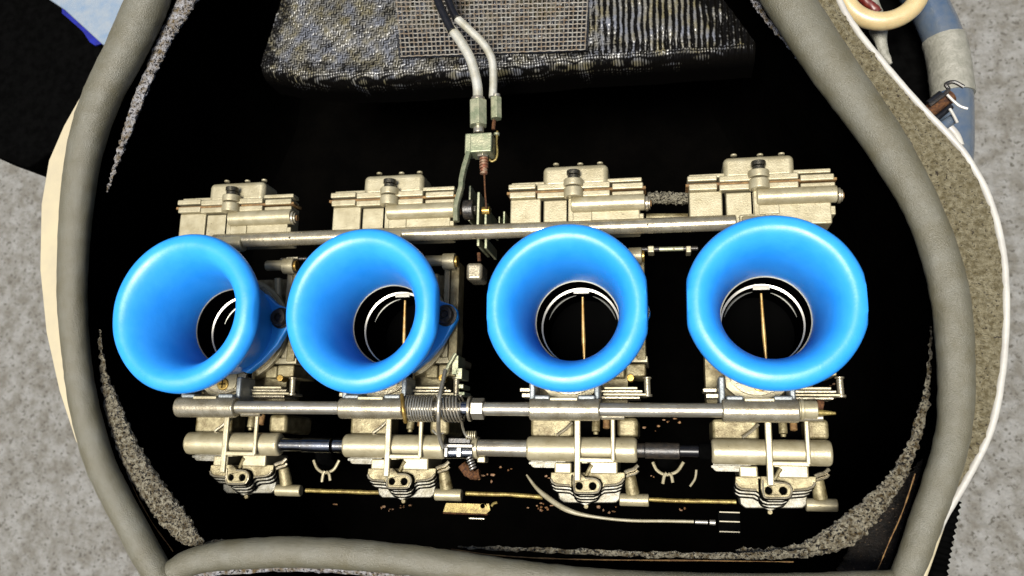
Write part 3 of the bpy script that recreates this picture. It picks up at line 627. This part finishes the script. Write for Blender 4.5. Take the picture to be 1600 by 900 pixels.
# ================================================================== VELOCITY STACKS
slab = ['leftmost blue velocity stack, leaning left over the brass screw', 'blue velocity stack second from left, black bolt at its right ear',
        'blue velocity stack just right of the cable gap, long brass needle in its throat', 'rightmost and largest blue velocity stack, needle upright in its throat']
offs = [(-23.5, 8.5), (-12, 7.5), (-5.5, 7), (.8, 9.5)]
rxs = [126, 123.5, 121.5, 124]; rys = [130.5, 129, 124.5, 124]
flats = [(None, .965), (None, .955), (-.955, .95), (-.96, .955)]
HB = 126
for i in range(4):
    t = TH[i]
    st = thing('velocity_stack', slab[i], 'velocity stack', (t[0], t[1], 0), 'blue velocity stacks on the carburettors')
    prof = []
    N = 26
    for k in range(N+1):
        th = math.pi/2*k/N; prof.append((68+38.5*(1-math.cos(th))**1.22, 4+(HB-5)*math.sin(th)))
    for k in range(1, 9):     # rolled lip
        a = math.radians(90-k*24); prof.append((107.5+16.5*math.cos(a), HB-17.5+16.5*math.sin(a)))
    prof += [(108, HB-33), (102, HB-42), (95, HB-52), (88, HB-76), (83, 30), (81, 12), (80, -6), (68, -6)]
    ox, oy = offs[i]; sx, sy = rxs[i]/124, rys[i]/124; f0, f1 = flats[i]
    def fn(x, y, z):
        k = max(0, min(1, z/HB)); k2 = k**1.3
        s1 = 1+(sx-1)*k2; s2 = 1+(sy-1)*k2
        X, Y = x*s1, y*s2
        lim = rxs[i]
        if f1 and X > lim*f1: X = lim*f1+(X-lim*f1)*.22
        if f0 and X < lim*f0: X = lim*f0+(X-lim*f0)*.22
        wv = .5*noise.noise(Vector((x/45, y/45, z/60+i*7)))
        return X+ox*k2+wv, Y+oy*k2+wv, z+1.2*noise.noise(Vector((x/60, y/60, i*5)))*k
    b = nb(); lathe(b, prof, (t[0], t[1], 0), n=128, fn=fn, closed=True)
    bell = finish('bell', b, 'blue', st, smooth=True)
    # ears
    for ang in (0, 180):
        s_ = 1 if ang == 0 else -1
        arc = [(77*math.cos(math.radians(q_)), 77*math.sin(math.radians(q_))) for q_ in range(-75, 51, 6)]
        if ang: arc = [(x*.97, y*.97) for x, y in arc]
        ke = 1 if ang == 0 else .93
        ol = [(t[0]+s_*x*ke, t[1]+s_*y) for x, y in [(60, 58), (84, 38), (104, 31), (112, 23), (114, 10), (108, -2), (90, -34), (66, -60), (40, -80)]+arc]
        bb = plate([ol], -5, 10)
        ear = finish('ear', bb, 'blue', st, bevel=4, seg=3)
        q = (t[0]+s_*95*ke, t[1]+s_*13)
        b2 = nb(); lathe(b2, [(5, 21), (7, 25.5), (12.5, 25.5), (14, 23.5), (14, 11)], (q[0], q[1], 0), n=24); lathe(b2, [(5, 21), (.3, 20.8)], (q[0], q[1], 0), n=24)
        bolt = finish('mounting_bolt', b2, 'blackbolt', st, smooth=True)
        b3 = nb(); lathe(b3, [(10, 10.2), (10, 13), (18, 13), (18, 10.2)], (q[0], q[1], 0), n=24, closed=True); finish('washer', b3, 'blackbolt', st, bevel=0, smooth=True)

# ================================================================== RODS, SHAFT, SPRING
tie = thing('tie_rod', 'long satin alloy rod across the upper side of all four carburettors', 'rod', (0, W(720, 365, 24)[1], 24))
y = float(np.mean([W(px_, py_, 24)[1] for px_, py_ in ((370, 372), (690, 366), (1080, 353))]))
b = nb(); cyl(b, (W(335, 372, 24)[0], y, 24), (W(1150, 352, 24)[0], y, 24), 12.2, n=36); finish('rod', b, 'alloy', tie, bevel=2)
b = nb()
for x in (452, 1012): q = W(x, 372 if x < 800 else 357, 37); cyl(b, (q[0], y-2, 34), (q[0], y-2, 36.6), 1.8, n=10)
finish('dimple', b, 'graybolt', tie)

ysh = float(np.mean([W(px_, py_, 28)[1] for px_, py_ in ((320, 636), (620, 637), (900, 640), (1180, 642))]))
sh = thing('throttle_shaft', 'bright throttle shaft running through the lower sleeves and coil spring', 'shaft', (0, ysh, 28))
b = nb(); cyl(b, (W(300, 636, 28)[0], ysh, 28), (W(1246, 640, 28)[0], ysh, 28), 10.5, n=36); finish('rod', b, 'steel', sh, bevel=2)
X = lambda px_: W(px_, 638, 28)[0]
b = nb(); cyl(b, (X(738), ysh, 28), (X(757), ysh, 28), 17, n=6); finish('hex_nut', b, 'steel', sh, bevel=1.2)
b = nb(); cyl(b, (X(733), ysh, 28), (X(737), ysh, 28), 20, n=30); finish('washer', b, 'alloy', sh, bevel=.8)
b = nb(); cyl(b, (X(722), ysh, 28), (X(732), ysh, 28), 12, n=30); finish('spacer', b, 'steel_blue', sh, bevel=.8)
b = nb(); cyl(b, (X(1243), ysh+2, 26), (X(1277), ysh+2, 26), 13, n=30); cyl(b, (X(1250), ysh+2, 26), (X(1256), ysh+2, 26), 15, n=30); finish('end_collar', b, 'cast', sh, bevel=1.5)
b = nb(); cyl(b, (X(1277), ysh-2, 26), (X(1306), ysh-3, 26), 5, 2, n=14); finish('end_pin', b, 'pipe', sh, bevel=.8)
b = nb(); cyl(b, (X(1277), ysh+10, 20), (X(1288), ysh+8, 20), 8, n=14); finish('end_clip', b, 'rust', sh, bevel=.8)

sp = thing('return_spring', 'coiled steel return spring wrapped round the throttle shaft', 'spring', (X(680), ysh, 28))
def coil(x0, x1, turns, r, wr, slope=0):
    pts = []
    n = int(turns*18)
    for k in range(n+1):
        a = 2*math.pi*k/18; pts.append((x0+(x1-x0)*k/n+slope*math.cos(a), ysh+r*math.cos(a), 28+r*math.sin(a)))
    bm = nb(); tube(bm, pts, wr, n=8); return bm
finish('coil', coil(X(634), X(682), 12, 20, 1.45), 'steel', sp, smooth=True)
finish('coil', coil(X(692), X(722), 6, 20, 1.7, -3), 'steel', sp, smooth=True)
b = nb(); tube(b, smoothpath([ab(*W(628, 616, 44)), ab(*W(630, 640, 52)), ab(*W(634, 660, 40))], 6), 3.2, n=10); finish('end_plate', b, 'brass', sp, smooth=True)
b = nb(); tube(b, smoothpath(wp([(696, 578, 30), (691, 600, 44), (686, 625, 56), (685, 655, 50), (686, 680, 20), (692, 700, 6)], 0), 6), 3.4, n=12); finish('spring_arm', b, 'steel', sp, smooth=True)
b = nb(); tube(b, smoothpath(wp([(721, 655, 28), (723, 668, 10), (728, 680, 0), (737, 684, 0)], 0), 6), 2.0, n=8); finish('spring_hook', b, 'steel', sp, smooth=True)
b = nb(); tube(b, smoothpath(wp([(676, 672, 12), (684, 679, 14), (693, 676, 12)], 0), 5), 1.8, n=8); finish('spring_hook', b, 'steel', sp, smooth=True)

# throttle lever plate between second and third carburettors
lv = thing('throttle_lever', 'thin plated lever plates hanging below the rod in the cable gap', 'lever', W(755, 330, 0))
for x0, x1, y0, y1, z in ((745, 749, 300, 352, 22), (757, 760.5, 322, 352, 28), (732, 735, 290, 345, 10), (745, 749, 372, 384, 10), (757, 761, 372, 388, 10), (786, 789, 330, 350, 0), (779, 781, 338, 348, 0)):
    b = nb(); pbox(b, x0, y0, x1, y1, -70, z); finish('lever_plate', b, 'olive', lv, bevel=.8)
b = nb(); p = W(733, 328, 16); cyl(b, (W(725, 328, 16)[0], p[1], 16), (W(741, 328, 16)[0], p[1], 16), 17, n=24); finish('black_roller', b, 'blackbolt', lv, bevel=2)
b = nb(); cyl(b, (W(741, 328, 16)[0], p[1], 16), (W(745, 328, 16)[0], p[1], 16), 9, n=6); finish('roller_bolt', b, 'graybolt', lv, bevel=1)
b = nb(); p = W(759, 329, 28); cyl(b, p-ab(6, 0, 0), p+ab(7, 0, 0), 6.5, n=16); finish('cable_nipple', b, 'brass', lv, bevel=1)
b = nb(); pbox(b, 728, 410, 753, 437, -60, -12); finish('pivot_block', b, 'alloy', lv, bevel=6, seg=4)
b = nb(); tube(b, wp([(748, 395), (749, 408)], -14), 3, n=8); finish('pivot_pin', b, 'rust', lv, smooth=True)
b = nb(); tube(b, smoothpath(wp([(688, 615), (692, 598), (699, 575), (706, 562), (712, 552)], -8), 5), 3, n=8); finish('linkage_arm', b, 'olive', lv, smooth=True)
for r_ in ((706, 555, 716, 585), (712, 575, 722, 592), (716, 600, 724, 607), (716, 612, 726, 618)):
    b = nb(); pbox(b, r_[0], r_[1], r_[2], r_[3], -60, -14); finish('linkage_step', b, 'olive', lv, bevel=1.2)

# bracket that carries the cables
br = thing('cable_bracket', 'pale green plated bracket holding the cable adjuster above the upper rod', 'bracket', W(735, 290, 40))
b = nb(); P = smoothpath(wp([(733, 238, 52), (729, 252, 50), (726, 262, 48), (722, 280, 46), (721, 292, 44), (716, 310, 42), (713, 325, 40), (713, 346, 38)], 0), 5)
tube(b, P, [5]*len(P), n=8, flat=1.8); finish('arm', b, 'olive', br, bevel=0, smooth=True)
b = nb(); pbox(b, 726, 208, 737, 240, 30, 56); pbox(b, 734, 207, 768, 237, 26, 62); finish('block', b, 'olive', br, bevel=2.5)

def cable(label, sheath, metal, nutp, extras, z):
    c = thing('throttle_cable', label, 'cable', W(nutp[0], nutp[1], z), 'throttle cables from the top edge')
    P = smoothpath(wp(sheath, z+6), 8); b = nb(); tube(b, P, 7.2, n=18); finish('sheath', b, 'sheath', c, smooth=True)
    P = smoothpath(wp(metal, z), 10); b = nb(); tube(b, P, extras.get('r', 7.5), n=24); finish('bent_tube', b, 'bright', c, smooth=True)
    x, y0, y1, w = nutp[0], nutp[1], nutp[2], nutp[3]
    a = W(x, y0, z); d = W(x+.5, y1, z)
    b = nb(); cyl(b, a+ab(0, 6, 0), a+ab(0, 1, 0), w*.78, n=20); finish('ferrule', b, 'steel', c, bevel=.8)
    b = nb(); cyl(b, a, d, w*1.08, n=6); nut = finish('hex_nut', b, extras['nutm'], c, bevel=1.4)
    return c
ca = cable('throttle cable on the left, bent silver tube into a large hex nut above the bracket', [(660, -90), (672, -40), (684, 0), (694, 24), (706, 48)],
           [(702, 42), (712, 54), (724, 72), (735, 92), (742, 115), (746, 135), (747, 156)], (747, 158, 197, 14.5), {'nutm': 'olive', 'r': 8.3}, 56)
b = nb(); p = W(748, 197, 50); q = W(748, 208, 50); cyl(b, p, q, 9, n=22); finish('neck', b, 'steel', ca, bevel=1)
b = nb(); cyl(b, W(754, 237, 44), W(754, 246, 44), 10, n=6); finish('lock_nut', b, 'steel', ca, bevel=1)
b = nb()
for k in range(6): cyl(b, W(756, 247+k*4.4, 42), W(756.2, 249.6+k*4.4, 42), 7.4-(1 if k > 3 else 0), n=18)
cyl(b, W(756, 246, 42), W(757, 272, 42), 5, n=14); finish('threaded_adjuster', b, mat('rusty_thread', (.36, .25, .16), .5, .4, .5, (.30, .10, .05), 7, .8, .6, 3), ca, bevel=.5)
b = nb(); tube(b, wp([(757, 272), (758, 300), (760, 326)], 38), 1.6, n=8, jitter=.5, jsc=2); finish('inner_wire', b, 'rust', ca, smooth=True)
cb_ = cable('throttle cable on the right, silver tube into a green tinted nut with rust below', [(680, -90), (692, -40), (700, -4), (706, 14), (713, 28)],
            [(711, 26), (722, 36), (738, 51), (754, 67), (765, 84), (770, 100), (771, 125), (770, 152)], (775, 153, 186, 9.5), {'nutm': 'olive', 'r': 6.8}, 40)
b = nb(); tube(b, wp([(772, 186), (771, 202)], 36), 3.5, n=10, jitter=.8, jsc=3); finish('rusty_stub', b, 'rust', cb_, smooth=True)
b = nb(); tube(b, smoothpath(wp([(777, 205), (776, 222), (777, 238), (775, 248), (769, 252), (764, 249)], 34), 6), 1.9, n=8); finish('wire_hook', b, 'pipe', cb_, smooth=True)
b = nb(); p = W(776, 208, 34); cyl(b, p, p-ab(0, 4, 0), 5, n=12); finish('hook_bead', b, 'olive', cb_, bevel=.6)

# ------------------------------------------------------------------ fuel joiners in line with the lower tubes
def joiner(name, label, cat, segs, py, z):
    t = thing(name, label, cat, W((segs[0][0]+segs[-1][1])/2, py, z))
    for x0, x1, h, m, pn in segs:
        b = nb(); y = yt; r = h
        cyl(b, (W(x0, py, z)[0], y, z), (W(x1, py, z)[0], y, z), r, n=30); finish(pn, b, m, t, bevel=1)
    return t
yt = W(903, 702, -34)[1]
joiner('fuel_joiner', 'polished steel fuel joiner between the first and second carburettors', 'pipe', [(434, 473, 11, 'steel_blue', 'pipe'), (473, 518, 12.5, 'steel_blue', 'pipe'), (518, 522, 9, 'black', 'seal'), (522, 540, 12, 'steel_blue', 'pipe')], 700, -34)
joiner('fuel_joiner', 'bright silver fuel joiner between the spring and the third carburettor', 'pipe', [(745, 830, 13.5, 'steel', 'pipe'), (738, 748, 18, 'cast', 'collar')], 700, -34)
joiner('fuel_joiner', 'oily black fuel joiner between the third and fourth carburettors', 'pipe', [(985, 1008, 11, 'blackbolt', 'pipe'), (1008, 1062, 12.5, 'blackbolt', 'pipe'), (1062, 1092, 9, 'sheath', 'pipe'), (1092, 1112, 13, 'black', 'seal')], 708, -34)
# plastic connector by the spring
cn = thing('idle_adjuster', 'small bright adjuster with threaded screw below the return spring', 'adjuster', W(720, 700, -10))
b = nb(); pbox(b, 694, 694, 738, 699, -50, -6); pbox(b, 694, 699, 699, 714, -50, -8); pbox(b, 713, 699, 720, 714, -50, -8); finish('bracket', b, 'ringwhite', cn, bevel=1)
b = nb(); pbox(b, 700, 684, 735, 693, -50, -12); finish('black_block', b, 'blackbolt', cn, bevel=1.5)
b = nb(); cyl(b, W(697, 706, -24), W(740, 706, -24), 11, n=20); finish('barrel', b, 'steel_blue', cn, bevel=1)
b = nb()
for k in range(5): cyl(b, W(729+k*3.2, 680, -6), W(731+k*3.2, 680, -6), 7, n=14)
finish('knurled_screw', b, 'cast', cn, bevel=.5)
b = nb()
for k in range(5): cyl(b, W(733+k*1.4, 714+k*4.2, -20), W(734+k*1.4, 716+k*4.2, -20), 6, n=14)
finish('threaded_tip', b, 'ringwhite', cn, bevel=.5)
b = nb(); pbox(b, 745, 713, 758, 723, -60, -34); finish('foot', b, 'cast', cn, bevel=2)
b = nb(); tube(b, smoothpath(wp([(722, 726), (730, 736), (740, 742), (750, 741)], -70), 5), 8, n=16, jitter=3, jsc=4); finish('rusty_boot', b, 'rust', cn, smooth=True)

# thin tarnished pipes low down
def lowpipe(label, pts, r, z):
    b = nb(); tube(b, smoothpath(wp(pts, z), 6), r, n=12, jitter=.7, jsc=6)
    tag(finish('vent_pipe', b, 'pipe', None, smooth=True, origin=W(*pts[0], z)), label, 'pipe', None)
lowpipe('tarnished yellow pipe low down between the first and second carburettors', [(478, 766), (500, 767), (540, 768), (600, 770)], 3.6, -92)
lowpipe('tarnished yellow pipe low down left of the grey wire', [(728, 771), (760, 772), (800, 773), (848, 777)], 3.6, -92)
lowpipe('tarnished yellow pipe low down between third and fourth carburettors', [(1012, 780), (1050, 782), (1090, 783), (1150, 784)], 3.4, -92)
bk = thing('drip_bracket', 'folded yellowish bracket hanging below the second fuel elbow', 'bracket', W(730, 795, -80))
b = nb(); a = W(694, 800, -80)
b = plate([[lx(x, y, -80) for x, y in ((697, 786), (764, 787), (766, 797), (760, 803), (692, 800))], circ(lx(754, 790.5, -80), 4, 12)], -84, -80); finish('plate', b, 'pipe', bk, bevel=1)
b = nb(); pbox(b, 692, 801, 762, 804, -100, -82); finish('lip', b, 'rust', bk, bevel=.8)
b = nb(); pbox(b, 732, 809, 757, 811.5, -110, -96); finish('lower_edge', b, 'alloy', bk, bevel=.6)
b = nb(); tube(b, smoothpath(wp([(768, 791), (771, 787), (777, 785)], -80), 5), 2.2, n=8); finish('hook', b, 'pipe', bk, smooth=True)

# spring hose clips in the two gaps
def clip(label, cx_, cy_, w):
    t = thing('hose_clip', label, 'clip', W(cx_, cy_, -110), 'wire hose clips below the fuel joiners')
    z = -100
    b = nb(); tube(b, smoothpath(wp([(cx_-w, cy_-18), (cx_-w*.75, cy_-6), (cx_-w*.3, cy_+1), (cx_+w*.1, cy_+1), (cx_+w*.6, cy_-4), (cx_+w, cy_-18)], z), 6), 2.6, n=8); finish('clip_band', b, 'cast', t, smooth=True)
    b = nb(); tube(b, smoothpath(wp([(cx_-w*.35, cy_+16), (cx_-w*.25, cy_+4), (cx_-w*.1, cy_-1)], z+3), 5), 2.6, n=8); finish('clip_ear', b, 'cast', t, smooth=True)
    b = nb(); tube(b, smoothpath(wp([(cx_+w*.3, cy_+14), (cx_+w*.2, cy_+3), (cx_, cy_)], z+3), 5), 2.6, n=8); finish('clip_ear', b, 'cast', t, smooth=True)
    b = nb(); tube(b, wp([(cx_-3, cy_-40, -130), (cx_-1, cy_-12, -116)], 0), 17, n=22); finish('rubber_stub', b, 'black', t, smooth=True)
clip('wire hose clip below the polished joiner, between first and second carburettors', 510, 737, 20)
clip('wire hose clip below the oily joiner, between third and fourth carburettors', 1044, 740, 24)
b = nb(); tube(b, smoothpath(wp([(1088, 734), (1086, 748), (1078, 760)], -100), 5), 1.8, n=8); tag(finish('wire_scrap', b, 'wiregrey', None, smooth=True, origin=W(1085, 748, -100)), 'short curved wire right of the hose clip between third and fourth carburettors', 'wire')

# grey wire with black connector
wr = thing('sensor_wire', 'grey curved wire running to a black plug under the fourth carburettor', 'wire', W(950, 806, -60))
P = smoothpath(wp([(823, 742, -90), (838, 762, -80), (858, 779, -70), (885, 796, -60), (920, 806, -58), (980, 813, -58), (1040, 814, -58), (1084, 815, -58)], 0), 8)
b = nb(); tube(b, P, [4.4-2.0*min(1, max(0, (i-24)/10)) if i > 24 else min(4.4, 1.5+i*.2) for i in range(len(P))], n=12); finish('insulation', b, 'wiregrey', wr, smooth=True)
b = nb(); cyl(b, W(1086, 815.5, -58), W(1106, 816, -58), 3, n=12); cyl(b, W(1108.5, 816, -58), W(1118, 816.5, -58), 4, n=12); finish('ferrule', b, 'ringwhite', wr, bevel=.6)
b = nb(); pbox(b, 1122, 798, 1157, 836, -90, -60); plug = finish('black_plug', b, 'black', wr, bevel=1.5)
for y_ in (800.5, 815, 831): b = nb(); pbox(b, 1124, y_-1, 1156, y_+1, -70, -58); finish('contact_strip', b, 'wiregrey', wr, bevel=.3, base=plug)

# crinkled foil sleeve and dark link between third and fourth carburettors (upper side)
b = nb(); P = [W(1012+k*3, 309+.2*k*.2, -10) for k in range(22)]; tube(b, P, 9, n=22, jitter=4.5, jsc=3.2)
tag(finish('crinkled_hose', b, mat('crinkled_foil', (.20, .18, .12), .4, .3, .5, (.36, .33, .24), 4, .9, 3, 2.2, (.02, .015, .01), 3, .55), None, smooth=True, origin=P[10]), 'crinkled metallic hose in the upper gap between third and fourth carburettors', 'hose')
lk = thing('choke_link', 'thin dark link rod under the upper rod between third and fourth carburettors', 'link', W(1045, 390, -20))
b = nb(); cyl(b, W(990, 390, -20), W(1090, 388, -20), 4, n=12); finish('rod', b, 'blackbolt', lk, smooth=True)
b = nb(); cyl(b, W(1030, 389.5, -16), W(1068, 388.5, -16), 3.5, n=12); finish('bright_pin', b, 'olive', lk, bevel=.8)
b = nb(); pbox(b, 1012, 384, 1022, 394, -40, -14); pbox(b, 1072, 384, 1080, 394, -40, -14); finish('link_end', b, 'cast', lk, bevel=1.5)
b = nb(); cyl(b, W(1010, 340, -30), W(1075, 340, -30), 7, n=14); tag(finish('dusty_rod', b, 'cast_dirty', None, smooth=True, origin=W(1040, 340, -30)), 'dusty brown rod just above the upper rod in the right gap', 'rod')
lk2 = thing('choke_link', 'thin dark link rod behind the upper rod between first and second carburettors', 'link', W(450, 403, -20))
b = nb(); cyl(b, W(440, 405, -20), W(480, 404, -20), 3, n=12); finish('rod', b, 'blackbolt', lk2, smooth=True)
b = nb(); cyl(b, W(448, 404, -16), W(466, 403, -16), 2.6, n=12); finish('bright_pin', b, 'alloy', lk2, bevel=.5)
